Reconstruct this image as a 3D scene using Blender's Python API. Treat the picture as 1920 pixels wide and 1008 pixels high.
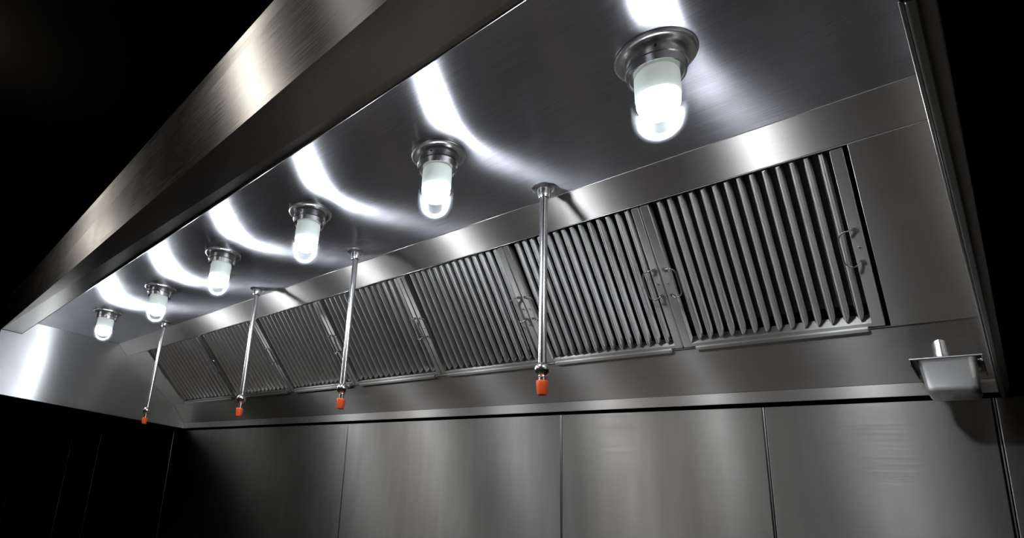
import bpy, bmesh, math, random
from mathutils import Vector, Matrix

random.seed(7)
for o in list(bpy.data.objects):
    bpy.data.objects.remove(o)
scene = bpy.context.scene
COL = scene.collection
Z0 = 1.2                      # the fitted heights are measured from 1.2 m above the floor


def V(x, y, z):
    return Vector((x, y, z + Z0))


# ------------------------------------------------------------------ camera
cam_data = bpy.data.cameras.new('camera')
cam = bpy.data.objects.new('camera', cam_data)
COL.objects.link(cam)
FPX = 1031.277
cam_data.sensor_fit = 'HORIZONTAL'
cam_data.sensor_width = 36.0
cam_data.lens = FPX / 1920 * 36.0
cam_data.shift_x = (960 - 636.612) / 1920
cam_data.shift_y = (599.203 - 504) / 1920
cam_data.clip_start = 0.01
rot = Matrix(((0.642030963, 0.160301065, 0.749733160),
              (0.758719238, -0.273389858, -0.591272444),
              (0.110187840, 0.948452189, -0.297148256)))
cam.matrix_world = Matrix.Translation(V(4.40231088, -1.97404946, 0.42451996)) @ rot.to_4x4()
scene.camera = cam

# ------------------------------------------------------------------ light of the room and exposure
scene.view_settings.view_transform = 'Standard'
scene.view_settings.look = 'None'
scene.view_settings.gamma = 1.0
scene.view_settings.use_curve_mapping = False
scene.view_settings.exposure = 0.0
scene.cycles.max_bounces = 12
scene.cycles.glossy_bounces = 8
scene.cycles.transparent_max_bounces = 24
scene.cycles.sample_clamp_indirect = 6.0
scene.cycles.caustics_reflective = True

world = bpy.data.worlds.new('world')
scene.world = world
world.use_nodes = True
world.node_tree.nodes['Background'].inputs[0].default_value = (0.5, 0.55, 0.6, 1)
world.node_tree.nodes['Background'].inputs[1].default_value = 0.01

BULB = 160.0                    # radiance of the lit bulbs
UNSEEN_ROOM_LAMPS = [(0.35, -2.30, 1.42, 9.0, 0.07), (2.70, -2.15, 1.42, 8.0, 0.07), (3.25, -2.20, 1.42, 1.3, 0.07)]  # unseen; last one added just to brighten the fascia, others placed from its highlights
for x, y, z, w, rad in UNSEEN_ROOM_LAMPS:
    ld = bpy.data.lights.new('unseen_room_lamp', 'POINT')
    ld.energy = w
    ld.color = (1.0, 0.93, 0.84)
    ld.shadow_soft_size = rad
    lo = bpy.data.objects.new('unseen_room_lamp', ld)
    lo.location = V(x, y, z)
    COL.objects.link(lo)


# ------------------------------------------------------------------ materials
def nodes_of(name):
    m = bpy.data.materials.new(name)
    m.use_nodes = True
    nt = m.node_tree
    return m, nt, nt.nodes, nt.links, nt.nodes['Principled BSDF']


def steel(name, col=(0.62, 0.61, 0.60), rough=0.28, aniso=0.75, grain=(3, 260, 260), bump=0.06,
          rvar=0.10, cvar=0.10, aniso_rot=0.25, smudge=0.0):
    """Brushed stainless steel: the grain runs along the U of the mesh's uv map."""
    m, nt, N, L, b = nodes_of(name)
    b.inputs['Metallic'].default_value = 1.0
    b.inputs['Anisotropic'].default_value = aniso
    b.inputs['Anisotropic Rotation'].default_value = aniso_rot
    if aniso > 0:
        t = N.new('ShaderNodeTangent')
        t.direction_type = 'UV_MAP'
        t.uv_map = 'grain'
        L.new(t.outputs[0], b.inputs['Tangent'])
    uv = N.new('ShaderNodeUVMap')
    uv.uv_map = 'grain'
    mp = N.new('ShaderNodeMapping')
    mp.inputs['Scale'].default_value = (grain[0], grain[1], 1)
    L.new(uv.outputs[0], mp.inputs[0])
    n1 = N.new('ShaderNodeTexNoise')
    n1.inputs['Scale'].default_value = 1.0
    n1.inputs['Detail'].default_value = 3.0
    L.new(mp.outputs[0], n1.inputs['Vector'])
    n2 = N.new('ShaderNodeTexNoise')
    n2.inputs['Scale'].default_value = 5.0
    n2.inputs['Detail'].default_value = 4.0
    L.new(uv.outputs[0], n2.inputs['Vector'])
    # roughness
    r1 = N.new('ShaderNodeMapRange')
    r1.inputs['From Min'].default_value = 0.3
    r1.inputs['From Max'].default_value = 0.7
    r1.inputs['To Min'].default_value = rough - rvar * 0.5
    r1.inputs['To Max'].default_value = rough + rvar * 0.5
    mx = N.new('ShaderNodeMix')
    mx.data_type = 'FLOAT'
    mx.inputs[0].default_value = 0.5
    L.new(n1.outputs[0], mx.inputs[2])
    L.new(n2.outputs[0], mx.inputs[3])
    L.new(mx.outputs[0], r1.inputs[0])
    L.new(r1.outputs[0], b.inputs['Roughness'])
    # colour
    c = N.new('ShaderNodeMix')
    c.data_type = 'RGBA'
    k = 1 - cvar
    c.inputs[6].default_value = (col[0] * k, col[1] * k, col[2] * k, 1)
    c.inputs[7].default_value = (min(1, col[0] * (1 + cvar)), min(1, col[1] * (1 + cvar)), min(1, col[2] * (1 + cvar)), 1)
    L.new(n1.outputs[0], c.inputs[0])
    last = c.outputs[2]
    if smudge > 0:
        mp2 = N.new('ShaderNodeMapping')
        mp2.inputs['Scale'].default_value = (22, 2.2, 1)
        L.new(uv.outputs[0], mp2.inputs[0])
        n3 = N.new('ShaderNodeTexNoise')
        n3.inputs['Scale'].default_value = 1.0
        n3.inputs['Detail'].default_value = 5.0
        L.new(mp2.outputs[0], n3.inputs['Vector'])
        r3 = N.new('ShaderNodeMapRange')
        r3.inputs['From Min'].default_value = 0.35
        r3.inputs['From Max'].default_value = 0.7
        r3.inputs['To Min'].default_value = 1.0
        r3.inputs['To Max'].default_value = 1.0 - smudge
        L.new(n3.outputs[0], r3.inputs[0])
        mm = N.new('ShaderNodeMix')
        mm.data_type = 'RGBA'
        mm.blend_type = 'MULTIPLY'
        mm.inputs[0].default_value = 1.0
        L.new(last, mm.inputs[6])
        L.new(r3.outputs[0], mm.inputs[7])
        last = mm.outputs[2]
    L.new(last, b.inputs['Base Color'])
    if bump > 0:
        bp = N.new('ShaderNodeBump')
        bp.inputs['Strength'].default_value = bump
        bp.inputs['Distance'].default_value = 0.001
        L.new(n1.outputs[0], bp.inputs['Height'])
        L.new(bp.outputs[0], b.inputs['Normal'])
    return m


def plain(name, col, rough=0.5, metal=0.0, spec=0.5, noise=0.0, nscale=20):
    m, nt, N, L, b = nodes_of(name)
    b.inputs['Metallic'].default_value = metal
    b.inputs['Roughness'].default_value = rough
    b.inputs['Specular IOR Level'].default_value = spec
    tc = N.new('ShaderNodeTexCoord')
    n = N.new('ShaderNodeTexNoise')
    n.inputs['Scale'].default_value = nscale
    n.inputs['Detail'].default_value = 3
    L.new(tc.outputs['Object'], n.inputs['Vector'])
    c = N.new('ShaderNodeMix')
    c.data_type = 'RGBA'
    c.inputs[6].default_value = (*[v * (1 - noise) for v in col], 1)
    c.inputs[7].default_value = (*[min(1, v * (1 + noise)) for v in col], 1)
    L.new(n.outputs[0], c.inputs[0])
    L.new(c.outputs[2], b.inputs['Base Color'])
    return m


def emitter(name, col, strength):
    m, nt, N, L, b = nodes_of(name)
    b.inputs['Base Color'].default_value = (0.8, 0.8, 0.8, 1)
    b.inputs['Emission Color'].default_value = (*col, 1)
    b.inputs['Emission Strength'].default_value = strength
    return m


def thin_glass(name, tint, reflect=1.0):
    m = bpy.data.materials.new(name)
    m.use_nodes = True
    nt = m.node_tree
    N, L = nt.nodes, nt.links
    N.remove(N['Principled BSDF'])
    out = N['Material Output']
    tr = N.new('ShaderNodeBsdfTransparent')
    tr.inputs[0].default_value = (*tint, 1)
    gl = N.new('ShaderNodeBsdfGlossy')
    gl.inputs[0].default_value = (0.95, 0.97, 1.0, 1)
    gl.inputs['Roughness'].default_value = 0.22
    fr = N.new('ShaderNodeFresnel')
    fr.inputs[0].default_value = 1.5
    ml = N.new('ShaderNodeMath')
    ml.operation = 'MULTIPLY'
    ml.inputs[1].default_value = reflect
    L.new(fr.outputs[0], ml.inputs[0])
    mx = N.new('ShaderNodeMixShader')
    L.new(ml.outputs[0], mx.inputs[0])
    L.new(tr.outputs[0], mx.inputs[1])
    L.new(gl.outputs[0], mx.inputs[2])
    L.new(mx.outputs[0], out.inputs[0])
    return m


M = {}
M['ceil'] = steel('hood_ceiling_steel', (0.49, 0.49, 0.525), 0.35, 1.0, (9, 260, 1), 0.30, 0.16, 0.30)
M['hood'] = steel('hood_steel', (0.62, 0.59, 0.555), 0.49, 1.0, (4, 300, 1), 0.06, 0.08, 0.08)
M['fascia'] = steel('fascia_steel', (0.60, 0.60, 0.59), 0.44, 1.0, (8, 240, 1), 0.35, 0.16, 0.30)
M['skirt'] = steel('skirt_steel', (0.50, 0.50, 0.49), 0.38, 1.0, (4, 240, 1), 0.05, 0.08, 0.08)
M['baffle'] = steel('baffle_steel', (0.52, 0.495, 0.465), 0.40, 1.0, (4, 300, 1), 0.06, 0.08, 0.12)
M['lip'] = steel('lip_steel', (0.56, 0.52, 0.48), 0.20, 0.2, (4, 300, 1), 0.02, 0.04, 0.14)
M['pan'] = plain('pan_steel', (0.80, 0.80, 0.79), 0.40, 1.0, noise=0.05, nscale=90)
M['wall'] = steel('wall_panel_steel', (0.365, 0.348, 0.325), 0.45, 0.92, (3, 200, 1), 0.05, 0.12, 0.08, smudge=0.12)
M['filter'] = steel('filter_steel', (0.86, 0.85, 0.83), 0.40, 1.0, (4, 200, 1), 0.0, 0.03, 0.03)
M['strip'] = steel('filter_frame_steel', (0.66, 0.64, 0.61), 0.46, 1.0, (4, 260, 1), 0.05, 0.06, 0.06)
M['bench'] = steel('worktop_steel', (0.20, 0.185, 0.17), 0.40, 0.7, (3, 120, 1), 0.03, 0.12, 0.08, smudge=0.3)
M['chrome'] = plain('polished_steel', (0.66, 0.65, 0.64), 0.22, 1.0, noise=0.03)
M['satin'] = plain('satin_steel', (0.62, 0.61, 0.60), 0.30, 1.0, noise=0.04)
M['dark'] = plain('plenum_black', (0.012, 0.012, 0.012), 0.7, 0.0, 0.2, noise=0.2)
M['black'] = plain('painted_black', (0.0025, 0.0024, 0.0023), 0.8, 0.0, 0.0, noise=0.25, nscale=3)
M['grey'] = plain('grey_wall_paint', (0.22, 0.21, 0.20), 0.6, 0.0, 0.3, noise=0.08, nscale=2)
M['greasy_shade'] = plain('greasy_shaded_steel', (0.10, 0.095, 0.09), 0.45, 1.0, noise=0.2, nscale=30)  # greasy filter steel; on the cup bracket its darkness is painted shade
M['joint'] = plain('seam_dark', (0.02, 0.02, 0.02), 0.6, 0.0, 0.3, noise=0.2)
M['orange'] = plain('orange_rubber', (0.86, 0.105, 0.022), 0.45, 0.0, 0.4, noise=0.06, nscale=60)
M['bulb'] = emitter('lit_bulb', (0.93, 0.955, 1.0), BULB)
M['base'] = plain('milky_bulb_neck', (0.74, 0.77, 0.71), 0.4, 0.0, 0.4, noise=0.05)
_b = M['base'].node_tree.nodes['Principled BSDF']      # the lit bulb glows through its frosted neck
_b.inputs['Emission Color'].default_value = (0.92, 1.0, 0.90, 1)
_b.inputs['Emission Strength'].default_value = 0.30
M['glass'] = thin_glass('globe_glass', (0.97, 0.985, 1.0), 0.022)


def tile_material():
    m, nt, N, L, b = nodes_of('quarry_tile')
    tc = N.new('ShaderNodeTexCoord')
    br = N.new('ShaderNodeTexBrick')
    br.offset = 0.0
    br.inputs['Color1'].default_value = (0.17, 0.145, 0.125, 1)
    br.inputs['Color2'].default_value = (0.20, 0.175, 0.155, 1)
    br.inputs['Mortar'].default_value = (0.06, 0.055, 0.05, 1)
    br.inputs['Scale'].default_value = 3.3
    br.inputs['Mortar Size'].default_value = 0.02
    br.inputs['Brick Width'].default_value = 0.5
    br.inputs['Row Height'].default_value = 0.5
    L.new(tc.outputs['Object'], br.inputs['Vector'])
    L.new(br.outputs[0], b.inputs['Base Color'])
    b.inputs['Roughness'].default_value = 0.55
    return m


M['tile'] = tile_material()


# ------------------------------------------------------------------ helpers
def set_props(o, label=None, cat=None, group=None, kind=None):
    if label:
        o['label'] = label
    if cat:
        o['category'] = cat
    if group:
        o['group'] = group
    if kind:
        o['kind'] = kind
    return o


def empty(name, loc, label=None, cat=None, group=None):
    o = bpy.data.objects.new(name, None)
    o.location = loc
    o.empty_display_size = 0.05
    COL.objects.link(o)
    return set_props(o, label, cat, group)


def world_loc(o):
    p = Vector(o.location)
    while o.parent:
        o = o.parent
        p += Vector(o.location)
    return p


def mesh_obj(name, bm, mat, parent=None, grain=(1, 0, 0), bevel=0.0, smooth=False, origin=None, uvfun=None):
    """Link a bmesh built in world coordinates as one object, with a uv map whose U follows the grain."""
    bm.normal_update()
    base = world_loc(parent) if parent else Vector((0, 0, 0))
    if origin is None:
        if len(bm.verts):
            lo = Vector([min(v.co[i] for v in bm.verts) for i in range(3)])
            hi = Vector([max(v.co[i] for v in bm.verts) for i in range(3)])
            origin = (lo + hi) / 2
        else:
            origin = base
    g = Vector(grain).normalized()
    lay = bm.loops.layers.uv.new('grain')
    for f in bm.faces:
        n = f.normal
        u = g - n * g.dot(n)
        if u.length < 0.2:
            u = Vector((0, 0, 1)) - n * n.z
            if u.length < 0.2:
                u = Vector((0, 1, 0)) - n * n.y
        u.normalize()
        w = n.cross(u)
        for l in f.loops:
            if uvfun:
                l[lay].uv = uvfun(l.vert.co)
            else:
                l[lay].uv = (l.vert.co.dot(u), l.vert.co.dot(w))
    if smooth:
        for f in bm.faces:
            f.smooth = True
    bmesh.ops.translate(bm, verts=bm.verts, vec=-origin)
    me = bpy.data.meshes.new(name)
    bm.to_mesh(me)
    bm.free()
    me.materials.append(mat)
    o = bpy.data.objects.new(name, me)
    COL.objects.link(o)
    if parent:
        o.parent = parent
    o.location = origin - base
    if bevel > 0:
        md = o.modifiers.new('edge', 'BEVEL')
        md.width = bevel
        md.segments = 2
        md.limit_method = 'ANGLE'
        md.angle_limit = math.radians(40)
    return o


def prism(bm, pts, off):
    """A closed plate: polygon pts and its copy moved by off."""
    a = [bm.verts.new(p) for p in pts]
    b = [bm.verts.new(Vector(p) + off) for p in pts]
    n = len(pts)
    fs = [bm.faces.new(a), bm.faces.new(list(reversed(b)))]
    for i in range(n):
        j = (i + 1) % n
        fs.append(bm.faces.new((a[j], a[i], b[i], b[j])))
    bmesh.ops.recalc_face_normals(bm, faces=fs)
    return fs


def plate(name, pts, t, away, mat, parent, grain=(1, 0, 0), bevel=0.0012):
    """A sheet of thickness t whose seen face is pts and whose body lies on the side of `away`."""
    bm = bmesh.new()
    p = [Vector(q) for q in pts]
    n = (p[1] - p[0]).cross(p[2] - p[0]).normalized()
    if n.dot(Vector(away)) < 0:
        n = -n
    prism(bm, p, n * t)
    return mesh_obj(name, bm, mat, parent, grain, bevel)


def box(bm, c, sx, sy, sz):
    x, y, z = c
    pts = [Vector((x - sx / 2, y - sy / 2, z - sz / 2)), Vector((x + sx / 2, y - sy / 2, z - sz / 2)),
           Vector((x + sx / 2, y + sy / 2, z - sz / 2)), Vector((x - sx / 2, y + sy / 2, z - sz / 2))]
    return prism(bm, pts, Vector((0, 0, sz)))


def lathe(bm, c, prof, seg=40, cap0=True, cap1=True):
    """prof: list of (radius, height) about the vertical axis through c."""
    rings = []
    for r, h in prof:
        if r < 1e-6:
            rings.append([bm.verts.new(c + Vector((0, 0, h)))])
        else:
            rings.append([bm.verts.new(c + Vector((r * math.cos(2 * math.pi * k / seg), r * math.sin(2 * math.pi * k / seg), h)))
                          for k in range(seg)])
    fs = []
    for a, b in zip(rings, rings[1:]):
        for k in range(seg):
            j = (k + 1) % seg
            if len(a) == 1:
                fs.append(bm.faces.new((a[0], b[j], b[k])))
            elif len(b) == 1:
                fs.append(bm.faces.new((a[k], a[j], b[0])))
            else:
                fs.append(bm.faces.new((a[k], a[j], b[j], b[k])))
    if cap0 and len(rings[0]) > 1:
        fs.append(bm.faces.new(rings[0]))
    if cap1 and len(rings[-1]) > 1:
        fs.append(bm.faces.new(rings[-1]))
    bmesh.ops.recalc_face_normals(bm, faces=fs)
    return fs


def tube(bm, pts, r, seg=10, closed_ends=True):
    pts = [Vector(p) for p in pts]
    rings = []
    up = None
    for i, p in enumerate(pts):
        d = (pts[min(i + 1, len(pts) - 1)] - pts[max(i - 1, 0)]).normalized()
        if up is None:
            up = Vector((0, 0, 1)) if abs(d.z) < 0.9 else Vector((1, 0, 0))
        s = d.cross(up).normalized()
        up = s.cross(d).normalized()
        rings.append([bm.verts.new(p + r * (math.cos(2 * math.pi * k / seg) * s + math.sin(2 * math.pi * k / seg) * up))
                      for k in range(seg)])
    fs = []
    for a, b in zip(rings, rings[1:]):
        for k in range(seg):
            j = (k + 1) % seg
            fs.append(bm.faces.new((a[k], a[j], b[j], b[k])))
    if closed_ends:
        fs.append(bm.faces.new(rings[0]))
        fs.append(bm.faces.new(rings[-1]))
    bmesh.ops.recalc_face_normals(bm, faces=fs)
    return fs


def smooth_by_angle(o, deg=35):
    me = o.data
    ca = math.cos(math.radians(deg))
    for p in me.polygons:
        p.use_smooth = True
    bm = bmesh.new()
    bm.from_mesh(me)
    for e in bm.edges:
        if len(e.link_faces) == 2 and e.link_faces[0].normal.dot(e.link_faces[1].normal) < ca:
            e.smooth = False
    bm.to_mesh(me)
    bm.free()


def rounded(name, c, prof, mat, parent, seg=40, **k):
    bm = bmesh.new()
    lathe(bm, c, prof, seg, **k)
    o = mesh_obj(name, bm, mat, parent, smooth=True, origin=c)
    smooth_by_angle(o)
    return o


# ------------------------------------------------------------------ the measured hood profile, both ends
LEN = 4.4
PL = {'A': (-1.478, 1.500), 'B': (-1.478, 1.2454), 'C': (-1.347, 1.2445),
      'D': (-0.675, 1.343), 'E': (-0.595, 1.259), 'F': (-0.136, 0.960), 'G': (-0.015, 0.827), 'H': (-0.0135, 0.7845)}
PR = {'A': (-1.540, 1.524), 'B': (-1.494, 1.2549), 'C': (-1.340, 1.2400),
      'D': (-0.648, 1.300), 'E': (-0.581, 1.236), 'F': (-0.138, 0.965), 'G': (-0.018, 0.845), 'H': (-0.017, 0.8125)}


def P(n, x):
    s = x / LEN
    a, b = PL[n], PR[n]
    return V(x, a[0] * (1 - s) + b[0] * s, a[1] * (1 - s) + b[1] * s)


def band(n1, n2, x0, x1):
    return [P(n1, x0), P(n1, x1), P(n2, x1), P(n2, x0)]


def ceil_z(x):
    return 1.343 + (1.300 - 1.343) * x / LEN


# ------------------------------------------------------------------ the setting
def panel_struct(name, pts, t, away, mat, bevel=0.0):
    o = plate(name, pts, t, away, mat, None, bevel=bevel)
    o['kind'] = 'structure'
    return o


XL, XR, YB, ZC = -8.0, 7.5, -6.0, 1.56
panel_struct('floor', [V(XL, YB, -1.2), V(XR, YB, -1.2), V(XR, 0.1, -1.2), V(XL, 0.1, -1.2)], 0.1, (0, 0, -1), M['tile'])
panel_struct('ceiling', [V(XL, YB, ZC), V(XR, YB, ZC), V(XR, 0.1, ZC), V(XL, 0.1, ZC)], 0.1, (0, 0, 1), M['black'])
panel_struct('wall_left', [V(XL, YB, -1.2), V(XL, 0.1, -1.2), V(XL, 0.1, ZC), V(XL, YB, ZC)], 0.1, (-1, 0, 0), M['black'])
panel_struct('wall_right', [V(XR, YB, -1.2), V(XR, 0.1, -1.2), V(XR, 0.1, ZC), V(XR, YB, ZC)], 0.1, (1, 0, 0), M['black'])
panel_struct('wall_front', [V(XL, YB, -1.2), V(XR, YB, -1.2), V(XR, YB, ZC), V(XL, YB, ZC)], 0.1, (0, -1, 0), M['grey'])
wall = panel_struct('wall_back', [V(XL, 0.022, -1.2), V(XR, 0.022, -1.2), V(XR, 0.022, ZC), V(XL, 0.022, ZC)], 0.1, (0, 1, 0), M['black'])

# steel cladding: one sheet between each two seams; (x at the top, height of the top, x at the floor)
SEAMS = [(-7.9, 0.739, -7.8), (-6.45, 0.739, -6.15), (-3.30, 0.744, -3.05), (-2.15, 0.749, -1.97), (-0.197, 0.766, -0.055),
         (2.0835, 0.785, 2.118), (3.3165, 0.796, 3.304), (3.947, 0.799, 3.913), (4.390, 0.803, 4.303), (7.4, 0.844, 7.3)]
GAP = 0.0035
for (xa, za, xb), (xc, zc, xd) in zip(SEAMS, SEAMS[1:]):
    plate('wall_panel', [V(xb + GAP, 0, -1.2), V(xd - GAP, 0, -1.2), V(xc - GAP, 0, zc), V(xa + GAP, 0, za)],
          0.012, (0, 1, 0), M['wall'], wall, (1, 0, 0), 0.0015)
for xa, za, xb in SEAMS[1:-1]:
    plate('joint_strip', [V(xb - 0.0012, 0.001, -1.2), V(xb + 0.0012, 0.001, -1.2), V(xa + 0.0012, 0.001, za), V(xa - 0.0012, 0.001, za)],
          0.012, (0, 1, 0), M['satin'], wall, (0, 0, 1), 0.0)

# unseen steel counter, added below the frame for its reflections in the hood
wt = empty('added_worktop', V(2.2, -0.5, -1.2), 'unseen stainless steel counter added below the hood for its reflections', 'added_worktop')
bm = bmesh.new()
box(bm, V(2.2, -0.47, -0.32), 4.5, 0.90, 0.04)
mesh_obj('top', bm, M['bench'], wt, (1, 0, 0), 0.004)
bm = bmesh.new()
box(bm, V(2.2, -0.44, -0.77), 4.4, 0.80, 0.859)
mesh_obj('cabinet', bm, M['bench'], wt, (1, 0, 0), 0.004)

# ------------------------------------------------------------------ the hood
hood = empty('exhaust_hood', V(2.2, 0.0, 0.8),
             'long stainless steel kitchen exhaust hood canopy over the steel-clad wall', 'hood')
X0, X1 = 0.0, LEN
XF = -0.05                      # the fascia stands a little proud of the end skirt
plate('front_fascia', band('A', 'B', XF, X1 + 0.02), 0.004, (0, 1, 0), M['fascia'], hood, (1, 0, 0), 0.002)
plate('fascia_lip', band('B', 'C', XF, X1 + 0.02), 0.003, (0, 1, 1), M['lip'], hood, (1, 0, 0), 0.0015)
# return of the lip up to the canopy ceiling
bm = bmesh.new()
prism(bm, [P('C', XF), P('C', X1 + 0.02), V(X1 + 0.02, -1.342, ceil_z(4.4) + .002), V(XF, -1.349, ceil_z(0) + .002)], Vector((0, -0.002, 0)))
mesh_obj('lip_return', bm, M['hood'], hood, (1, 0, 0), 0.0006)
c0, c1 = V(X0, -1.43, ceil_z(0)), V(X1, -1.43, ceil_z(LEN))
plate('canopy_ceiling', [c0, c1, P('D', X1), P('D', X0)], 0.003, (0, 0, 1), M['ceil'], hood, (1, 0, 0), 0.0006)
plate('upper_strip', band('D', 'E', X0, X1), 0.003, (0, 1, 1), M['hood'], hood, (1, 0, 0), 0.0015)
plate('lower_baffle', band('F', 'G', X0, X1), 0.003, (0, 1, 1), M['baffle'], hood, (1, 0, 0), 0.0012)
plate('gutter_trim', band('G', 'H', X0, X1), 0.003, (0, 1, 0), M['hood'], hood, (1, 0, 0), 0.002)
# top of the canopy and recess behind the filters (dark, unlit inside)
NRM = ((P('F', 2.2) - P('E', 2.2)).cross(Vector((1, 0, 0)))).normalized()
if NRM.y > 0:
    NRM = -NRM                  # points out of the filter bank, towards the cook
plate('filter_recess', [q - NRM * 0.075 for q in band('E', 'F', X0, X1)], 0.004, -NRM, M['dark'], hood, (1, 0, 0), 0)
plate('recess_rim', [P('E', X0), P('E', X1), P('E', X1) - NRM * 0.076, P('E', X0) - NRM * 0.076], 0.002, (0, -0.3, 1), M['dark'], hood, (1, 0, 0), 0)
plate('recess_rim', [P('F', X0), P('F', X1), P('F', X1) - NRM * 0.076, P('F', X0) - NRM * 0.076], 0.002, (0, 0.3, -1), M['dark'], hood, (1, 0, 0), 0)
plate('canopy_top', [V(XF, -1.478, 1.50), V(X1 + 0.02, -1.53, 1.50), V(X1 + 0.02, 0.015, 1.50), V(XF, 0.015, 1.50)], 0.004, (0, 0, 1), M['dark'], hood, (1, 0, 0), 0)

# rounded hems along the folded edges
for nm, n in (('lip_hem', 'C'), ('seam_bead', 'D'), ('seam_bead', 'E'), ('seam_bead', 'F')):
    r = 0.0022 if n == 'C' else 0.0014
    bm = bmesh.new()
    off = NRM * (0.003 if n == 'F' else 0.0)
    tube(bm, [P(n, X0 + .004) + off, P(n, LEN / 2) + off, P(n, X1 - .004) + off], r, 8)
    mesh_obj(nm, bm, M['satin'], hood, smooth=True)

# far end skirt (seen from inside) and near end skirt (seen edge on)
sk = [P('H', X0), P('G', X0), P('F', X0), P('E', X0), P('D', X0), V(0, -1.345, 1.343), V(0, -1.345, 1.243), V(0, -1.478, 1.243), V(0, -1.50, 0.806)]
bm = bmesh.new()
prism(bm, [q - Vector((0.0005, 0, 0)) for q in sk], Vector((-0.003, 0, 0)))
mesh_obj('end_skirt', bm, M['skirt'], hood, (0, 1, 0), 0.001)
plate('skirt_hem', [V(0.0, -1.50, 0.806), V(0.0, -0.004, 0.788), V(0.0, -0.010, 0.806), V(0.0, -1.50, 0.826)], 0.004, (1, 0, 0), M['skirt'], hood, (0, 1, 0), 0.0015)
XS = 4.402
sk = [V(XS, 0.0, 0.812), V(XS, -1.50, 0.800), V(XS, -1.50, 1.50), V(XS, 0.0, 1.50)]
bm = bmesh.new()
prism(bm, sk, Vector((0.0165, 0, 0)))
mesh_obj('end_skirt', bm, M['hood'], hood, (0, 1, 0), 0.0012)
bm = bmesh.new()
tube(bm, [V(4.4015, -1.50, 0.801), V(4.4015, -0.7, 0.805), V(4.4015, -0.02, 0.812)], 0.0015, 8)
mesh_obj('edge_bead', bm, M['satin'], hood, smooth=True)
bm = bmesh.new()
prism(bm, [V(4.4032, 0, 0.797), V(4.4095, 0, 0.797), V(4.4095, -1.50, 0.797), V(4.4032, -1.50, 0.797)], Vector((0, 0, 0.006)))
mesh_obj('skirt_hem', bm, M['skirt'], hood, (0, 1, 0), 0.0012)


# ------------------------------------------------------------------ grease filters
# seam between two filters: px measured x on the upper and on the lower edge of the bank
FTOP = [0.415, 1.257, 1.905, 2.461, 2.986, 3.441, 3.862, 4.273]
FBOT = [0.193, 1.028, 1.700, 2.271, 2.843, 3.345, 3.797, 4.249]


def bank(xt, xb, v, w=0.0):
    """A point of the filter bank: xt, xb are x on upper and lower edge, v runs from E to F, w towards the room."""
    e, f = P('E', xt), P('F', xb)
    return e * (1 - v) + f * v + NRM * w


def sheet_on_bank(bm, t0, t1, b0, b1, v0, v1, w, th):
    pts = [bank(t0 * (1 - v) + b0 * v, t0 * (1 - v) + b0 * v, v, w) for v in (v0, v1)]
    pts2 = [bank(t1 * (1 - v) + b1 * v, t1 * (1 - v) + b1 * v, v, w) for v in (v1, v0)]
    prism(bm, pts + pts2, -NRM * th)


# blank sheets beside the bank
plate('blank_panel', [bank(0, 0, 0, .001), bank(FTOP[0] - .006, FTOP[0] - .006, 0, .001), bank(FBOT[0] - .006, FBOT[0] - .006, 1, .001), bank(0, 0, 1, .001)],
      0.003, -NRM, M['hood'], hood, (1, 0, 0), 0.0012)
plate('blank_panel', [bank(4.2795, 4.2795, 0, .003), bank(X1, X1, 0, .003), bank(X1, X1, 1, .003), bank(4.2565, 4.2565, 1, .003)],
      0.003, -NRM, M['hood'], hood, (1, 0, 0), 0.0015)

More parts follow.
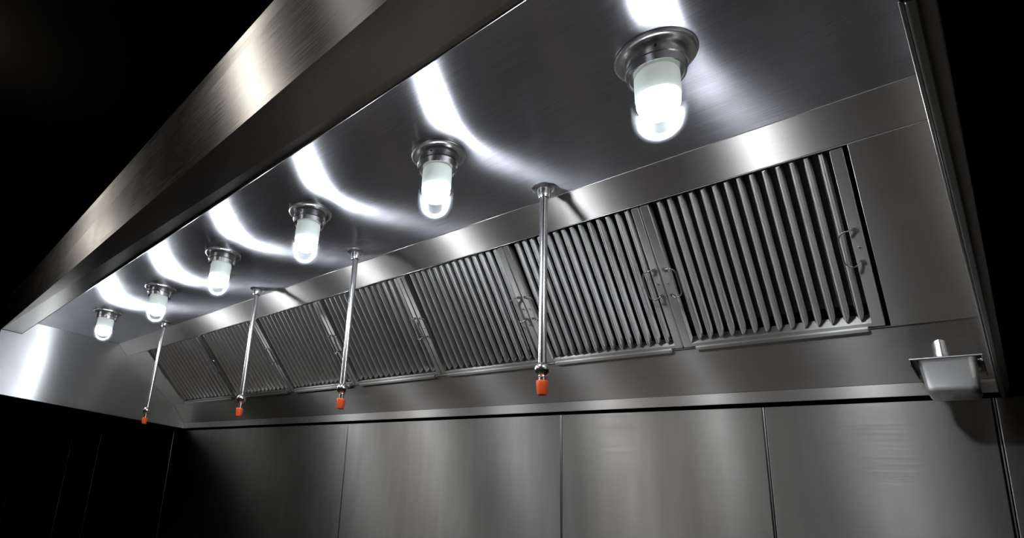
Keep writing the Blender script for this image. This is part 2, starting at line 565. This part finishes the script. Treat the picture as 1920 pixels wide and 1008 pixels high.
FLABEL = ['grease baffle filter at the far end of the bank, beside the far end skirt',
          'second grease baffle filter from the far end skirt',
          'third grease baffle filter from the far end skirt, behind a drop pipe',
          'middle grease baffle filter, with three filters to each side of it',
          'third grease baffle filter from the grease cup end of the hood',
          'second grease baffle filter from the grease cup end, behind the thickest-looking drop pipe',
          'biggest-looking grease baffle filter, next to the plain panel above the grease cup']
NB = 14
fth = Vector((0, 0, 0))
for i in range(7):
    t0, t1, b0, b1 = FTOP[i], FTOP[i + 1], FBOT[i], FBOT[i + 1]
    g = 0.0018
    t0 += g; t1 -= g; b0 += g; b1 -= g
    rt = empty('baffle_filter', bank((t0 + t1) / 2, (b0 + b1) / 2, 0.985), FLABEL[i], 'filter', 'grease baffle filters in the hood')

    def at(s, v, w):
        return bank(t0 + (t1 - t0) * s, b0 + (b1 - b0) * s, v, w)
    wid = ((t1 - t0) + (b1 - b0)) / 2
    up = (at(0.5, 0, 0) - at(0.5, 1, 0)).normalized()
    sw = 0.019 / wid if i < 6 else 0.022 / wid       # share of the width one side strip takes
    sl = sw
    # side strips
    for s0, s1, nm in ((0.0, sl, 'side_frame'), (1 - sw, 1.0, 'side_frame')):
        bm = bmesh.new()
        prism(bm, [at(s0, 0.012, 0.004), at(s1, 0.012, 0.004), at(s1, 0.992, 0.004), at(s0, 0.992, 0.004)], -NRM * 0.03)
        mesh_obj(nm, bm, M['strip'], rt, (1, 0, 0), 0.001)
    # upper and lower frame channels
    bm = bmesh.new()
    prism(bm, [at(sl, 0.0, -0.022), at(1 - sw, 0.0, -0.022), at(1 - sw, 0.022, -0.022), at(sl, 0.022, -0.022)], -NRM * 0.02)
    mesh_obj('top_frame', bm, M['greasy_shade'], rt, (1, 0, 0), 0.001)
    bm = bmesh.new()
    prism(bm, [at(sl, 0.966, 0.004), at(1 - sw, 0.966, 0.004), at(1 - sw, 0.990, 0.004), at(sl, 0.990, 0.004)], -NRM * 0.035)
    mesh_obj('bottom_frame', bm, M['strip'], rt, (1, 0, 0), 0.001)
    bm = bmesh.new()
    prism(bm, [at(sl + .02, 0.988, 0.010), at(0.93, 0.988, 0.010), at(0.93, 1.012, 0.010), at(sl + .02, 1.012, 0.010)], -NRM * 0.008)
    mesh_obj('retaining_lip', bm, M['strip'], rt, (1, 0, 0), 0.0012)
    # blades: half-round channels, rounded off at the lower end
    inner0, inner1 = sl + 0.010 / wid, 1 - sw - 0.004 / wid
    pitch = (inner1 - inner0) / NB
    KS = 13
    for b in range(NB):
        sc_ = inner0 + pitch * (b + 0.5)
        hw = pitch * 0.285
        bm = bmesh.new()
        rows = []
        stations = [(0.018, 1.0), (0.30, 1.0), (0.60, 1.0), (0.880, 1.0), (0.915, 0.95), (0.936, 0.84), (0.948, 0.66), (0.953, 0.45)]
        jit = random.uniform(-0.02, 0.02) * pitch
        for v, k in stations:
            row = []
            wob = jit * math.sin(v * 5 + b)
            for q in range(KS):
                a = math.pi * q / (KS - 1)
                row.append(bm.verts.new(at(sc_ + wob - math.cos(a) * hw * k, v, -0.019 - 0.008 * (1 - v) + 0.0240 * math.sin(a) * (0.55 + 0.45 * k))))
            rows.append(row)
        fs = []
        for ra, rb in zip(rows, rows[1:]):
            for q in range(KS - 1):
                fs.append(bm.faces.new((ra[q], ra[q + 1], rb[q + 1], rb[q])))
            fs.append(bm.faces.new((ra[-1], ra[0], rb[0], rb[-1])))
        fs.append(bm.faces.new(rows[0]))
        fs.append(bm.faces.new(rows[-1]))
        bmesh.ops.recalc_face_normals(bm, faces=fs)
        o = mesh_obj('baffle_blade', bm, M['filter'], rt, (1, 0, 0), 0.0)
        smooth_by_angle(o, 50)
    # second layer of channels behind the gaps
    bm = bmesh.new()
    for b in range(NB + 1):
        sc_ = inner0 + pitch * b
        hw = pitch * 0.30
        prism(bm, [at(sc_ - hw, 0.03, -0.040), at(sc_ + hw, 0.03, -0.040), at(sc_ + hw, 0.90, -0.034), at(sc_ - hw, 0.90, -0.034)], -NRM * 0.004)
    mesh_obj('rear_blades', bm, M['greasy_shade'], rt, up, 0.0)
    # wire handles, one on each side strip, hinged on two lugs; a screw between the lugs
    for side in (0, 1):
        if i == 0 and side == 0:
            va, vb = 0.30, 0.48
        else:
            k = i / 6.0
            va, vb = (0.36 + 0.05 * k), (0.55 + 0.04 * k)
        sm = sl * 0.55 if side == 0 else 1 - sw * 0.55
        dr = 1 if side == 0 else -1
        out = 0.030 / wid * dr
        bm = bmesh.new()
        ctrl = []
        n = 6
        ctrl.append(at(sm, va, 0.004))
        ctrl.append(at(sm + out * 0.15, va - .004, 0.010))
        for q in range(n + 1):
            a = math.pi / 2 * q / n
            ctrl.append(at(sm + out * (0.45 + 0.55 * math.sin(a)), va - 0.010 + 0.045 * (1 - math.cos(a)), 0.016))
        for q in range(n + 1):
            a = math.pi / 2 * (1 - q / n)
            ctrl.append(at(sm + out * (0.45 + 0.55 * math.sin(a)), vb + 0.010 - 0.045 * (1 - math.cos(a)), 0.016))
        ctrl.append(at(sm + out * 0.15, vb + .004, 0.010))
        ctrl.append(at(sm, vb, 0.004))
        tube(bm, ctrl, 0.0019, 8)
        h = mesh_obj('handle', bm, M['chrome'], rt, smooth=True)
        for vv in (va, vb):
            bm = bmesh.new()
            prism(bm, [at(sm - 0.004 / wid, vv - 0.009, 0.0085), at(sm + 0.004 / wid, vv - 0.009, 0.0085),
                       at(sm + 0.004 / wid, vv + 0.009, 0.0085), at(sm - 0.004 / wid, vv + 0.009, 0.0085)], -NRM * 0.005)
            mesh_obj('handle_lug', bm, M['chrome'], h, up, 0.001)
        bm = bmesh.new()
        bmesh.ops.create_uvsphere(bm, u_segments=10, v_segments=6, radius=0.0028,
                                  matrix=Matrix.Translation(at(sm - out * 0.02, (va + vb) / 2 + 0.01, 0.0045)))
        mesh_obj('screw', bm, M['chrome'], rt, smooth=True)

# ------------------------------------------------------------------ globe lamps
LAMPS = [(4.0736, -1.0083, 1.00, 1.00), (3.5403, -1.0247, 0.99, 0.98), (2.9973, -1.0446, 1.01, 1.03),
         (2.3999, -1.0526, 1.04, 1.08), (1.6920, -1.0331, 1.12, 1.15), (0.8918, -1.0492, 1.19, 1.24)]
LLABEL = ['biggest-looking globe lamp, alone above the filters at the grease cup end',
          'globe lamp second from the grease cup end, beside the thickest-looking drop pipe',
          'globe lamp third from the grease cup end of the hood ceiling',
          'globe lamp third from the far end skirt, above and between two drop pipes',
          'globe lamp whose glass overlaps the top of the farthest drop pipe',
          'smallest-looking globe lamp, nearest the far end skirt']
first = None
for i, (x, y, fs_, gs) in enumerate(LAMPS):
    top = V(x, y, ceil_z(x))
    R = 0.0465 * gs
    lab = LLABEL[i]
    rt = empty('hood_lamp', top, lab, 'lamp', 'globe lamps on the hood ceiling')
    rounded('flange', top, [(0.0715 * fs_, 0.0), (0.0722 * fs_, -0.003), (0.0712 * fs_, -0.0065), (0.068 * fs_, -0.0085),
                            (0.063 * fs_, -0.009), (0.060 * fs_, -0.0075), (0.052 * fs_, -0.0075)], M['satin'], rt, 56)
    rounded('collar', top, [(0.0535 * fs_, -0.007), (0.0540 * fs_, -0.010), (0.0530 * fs_, -0.029), (0.0545 * fs_, -0.0305),
                            (0.0545 * fs_, -0.0335), (0.0525 * fs_, -0.035), (0.0505 * fs_, -0.050), (0.0475 * fs_, -0.0505), (0.046 * fs_, -0.046)],
            M['chrome'], rt, 56)
    # set screws around the collar
    for q in range(3):
        a = -1.2 + q * 2.094
        bm = bmesh.new()
        box(bm, top + Vector((0.0535 * fs_ * math.cos(a), 0.0535 * fs_ * math.sin(a), -0.021)), 0.004, 0.004, 0.004)
        mesh_obj('set_screw', bm, M['joint'], rt, bevel=0.0008)
    # bulb neck and lit bulb
    rounded('bulb_neck', top, [(0.80 * R, -0.047), (0.84 * R, -0.052), (0.84 * R, -0.098), (0.80 * R, -0.1015)], M['base'], rt, 40)
    prof = [(0.80 * R, -0.1010), (0.80 * R, -0.108)]
    for q in range(1, 9):
        a = math.pi / 2 * q / 8
        prof.append((0.80 * R * math.cos(a) if q < 8 else 0.0, -0.108 - 0.80 * R * math.sin(a)))
    rounded('bulb', top, prof, M['bulb'], rt, 24)
    # glass globe with a wall of 2 mm
    LG = 0.191
    prof = [(0.985 * R, -0.046), (R, -0.0525), (R, -(LG - R))]
    for q in range(1, 11):
        a = math.pi / 2 * q / 10
        prof.append((R * math.cos(a) if q < 10 else 0.0, -(LG - R) - R * math.sin(a)))
    ri = R - 0.0022
    inn = []
    for q in range(0, 11):
        a = math.pi / 2 * (1 - q / 10)
        inn.append((ri * math.cos(a) if q > 0 else 0.0, -(LG - R) - ri * math.sin(a)))
    inn.append((ri, -0.046))
    bm = bmesh.new()
    lathe(bm, top, prof, 48, False, False)
    lathe(bm, top, inn, 48, False, False)
    o = mesh_obj('glass_globe', bm, M['glass'], rt, smooth=True, origin=top)

# ------------------------------------------------------------------ drop pipes with capped nozzles
PIPES = [(3.6643, -0.7127, 0.7794, 0.7132), (2.8870, -0.7355, 0.7781, 0.7054), (2.1540, -0.7300, 0.7821, 0.7021), (1.0415, -0.7335, 0.7676, 0.6874)]
PBOT = [(3.6604, -0.7150), (2.8901, -0.7320), (2.1600, -0.7225), (1.0420, -0.7310)]
PLABEL = ['thickest-looking steel drop pipe with orange nozzle cap, nearest the grease cup',
          'second steel drop pipe with orange nozzle cap, counted from the grease cup end',
          'third steel drop pipe with orange nozzle cap, counted from the grease cup end',
          'thinnest-looking steel drop pipe with orange cap, starting beside a globe lamp']
for i, (x, y, zb, ze) in enumerate(PIPES):
    top = V(x, y, ceil_z(x))
    bot = V(PBOT[i][0], PBOT[i][1], zb)
    k = 1.0 + 0.05 * i
    rt = empty('drop_pipe', top, PLABEL[i], 'pipe', 'drop pipes with orange caps')
    rounded('flange', top, [(0.0325 * k, 0.0), (0.0325 * k, -0.003), (0.028 * k, -0.0065), (0.020 * k, -0.008)], M['satin'], rt, 40)
    rounded('compression_nut', top, [(0.0195 * k, -0.006), (0.0195 * k, -0.014), (0.0165 * k, -0.030), (0.0145 * k, -0.034), (0.011, -0.035)], M['chrome'], rt, 32)
    bm = bmesh.new()
    d = bot - top
    tube(bm, [top + d * 0.02, top + d * 0.35, top + d * 0.7, bot], 0.0106, 28)
    o = mesh_obj('pipe', bm, M['chrome'], rt, smooth=True)
    smooth_by_angle(o, 50)
    bm = bmesh.new()
    bmesh.ops.create_uvsphere(bm, u_segments=32, v_segments=20, radius=0.0195 * k, matrix=Matrix.Translation(bot))
    mesh_obj('swivel_ball', bm, M['chrome'], rt, smooth=True, origin=bot)
    end = ze - zb                                   # cap bottom below the ball
    rounded('nozzle', bot, [(0.0105, -0.016), (0.0112, -0.019), (0.0088, -0.021), (0.0088, end + 0.02), (0.006, end + 0.02)], M['chrome'], rt, 28)
    rounded('nozzle_cap', bot, [(0.0142 * k, end + 0.036), (0.0150 * k, end + 0.034), (0.0148 * k, end + 0.028), (0.0122 * k, end + 0.003),
                                (0.0112 * k, end), (0.0, end)], M['orange'], rt, 28)

# ------------------------------------------------------------------ grease cup and its drain
rt = empty('drain_spout', V(4.3285, -0.086, 0.93), 'short round steel drain spout above the grease cup', 'spout')
c = V(4.3285, -0.086, 0.0)
rounded('spout_tube', V(4.3285, -0.086, 0.0), [(0.0145, 0.96), (0.0145, 0.887), (0.0128, 0.887), (0.0128, 0.93)], M['chrome'], rt, 36)
rounded('spout_collar', V(4.3285, -0.086, 0.0), [(0.0128, 0.890), (0.0155, 0.890), (0.0155, 0.8985), (0.0128, 0.8985)], M['chrome'], rt, 36, cap0=False, cap1=False)

cup = empty('grease_cup', V(4.337, -0.11, 0.775), 'small rectangular stainless grease cup hanging under the hood corner', 'cup')
# hanger bracket: open tray frame with side flanges
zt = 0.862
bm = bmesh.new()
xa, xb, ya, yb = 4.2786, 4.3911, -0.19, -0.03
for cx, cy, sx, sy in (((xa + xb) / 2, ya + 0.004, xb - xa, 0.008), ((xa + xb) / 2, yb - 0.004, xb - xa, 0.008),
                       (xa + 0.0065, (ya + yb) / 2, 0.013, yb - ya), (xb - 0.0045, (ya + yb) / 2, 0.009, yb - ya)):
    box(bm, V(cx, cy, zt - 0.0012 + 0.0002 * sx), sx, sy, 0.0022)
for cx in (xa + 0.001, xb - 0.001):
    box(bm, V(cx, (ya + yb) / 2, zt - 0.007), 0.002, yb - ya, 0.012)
mesh_obj('hanger_bracket', bm, M['greasy_shade'], cup, (1, 0, 0), 0.0005)  # dark colour painted in for the shaded look of the flanges
bm = bmesh.new()
box(bm, V((xa + xb) / 2, ya - 0.0008, zt), xb - xa, 0.0016, 0.0032)
mesh_obj('bracket_edge', bm, M['satin'], cup, (1, 0, 0), 0.0004)
# pan: rounded rectangular bowl, tapering downwards


def rrect(cx, cy, hx, hy, r, z, n=6):
    out = []
    for qx, qy, a0 in ((1, 1, 0), (-1, 1, 90), (-1, -1, 180), (1, -1, 270)):
        for k in range(n + 1):
            a = math.radians(a0 + 90 * k / n)
            out.append(V(cx + qx * (hx - r) + r * math.cos(a), cy + qy * (hy - r) + r * math.sin(a), z))
    return out


px_, py_ = 4.3365, -0.136
rows_o = [(0.0475, 0.0530, 0.014, 0.8600), (0.0465, 0.0520, 0.014, 0.8570), (0.0450, 0.0505, 0.015, 0.8520), (0.0415, 0.0470, 0.014, 0.7980),
          (0.0408, 0.0462, 0.014, 0.7905), (0.0388, 0.0442, 0.013, 0.7845), (0.0355, 0.0410, 0.011, 0.7812), (0.0310, 0.0370, 0.009, 0.7805)]
rows_i = [(0.0460, 0.0510, 0.013, 0.8602), (0.0440, 0.0490, 0.013, 0.8560), (0.0395, 0.0450, 0.013, 0.8000), (0.0300, 0.0360, 0.009, 0.7835)]
bm = bmesh.new()
loops = [[bm.verts.new(p) for p in rrect(px_, py_, *r)] for r in reversed(rows_i)] + \
        [[bm.verts.new(p) for p in rrect(px_, py_, *r)] for r in rows_o]
fs = []
for a, b in zip(loops, loops[1:]):
    n = len(a)
    for k in range(n):
        fs.append(bm.faces.new((a[k], a[(k + 1) % n], b[(k + 1) % n], b[k])))
fs.append(bm.faces.new(loops[0]))
fs.append(bm.faces.new(loops[-1]))
bmesh.ops.recalc_face_normals(bm, faces=fs)
o = mesh_obj('cup_pan', bm, M['pan'], cup, (1, 0, 0), 0.0, smooth=True)
smooth_by_angle(o, 40)
bm = bmesh.new()
tube(bm, [V(4.3835, -0.1905, 0.851), V(4.3885, -0.197, 0.851), V(4.3885, -0.197, 0.846)], 0.0022, 8)
mesh_obj('wing_screw', bm, M['chrome'], cup, smooth=True)
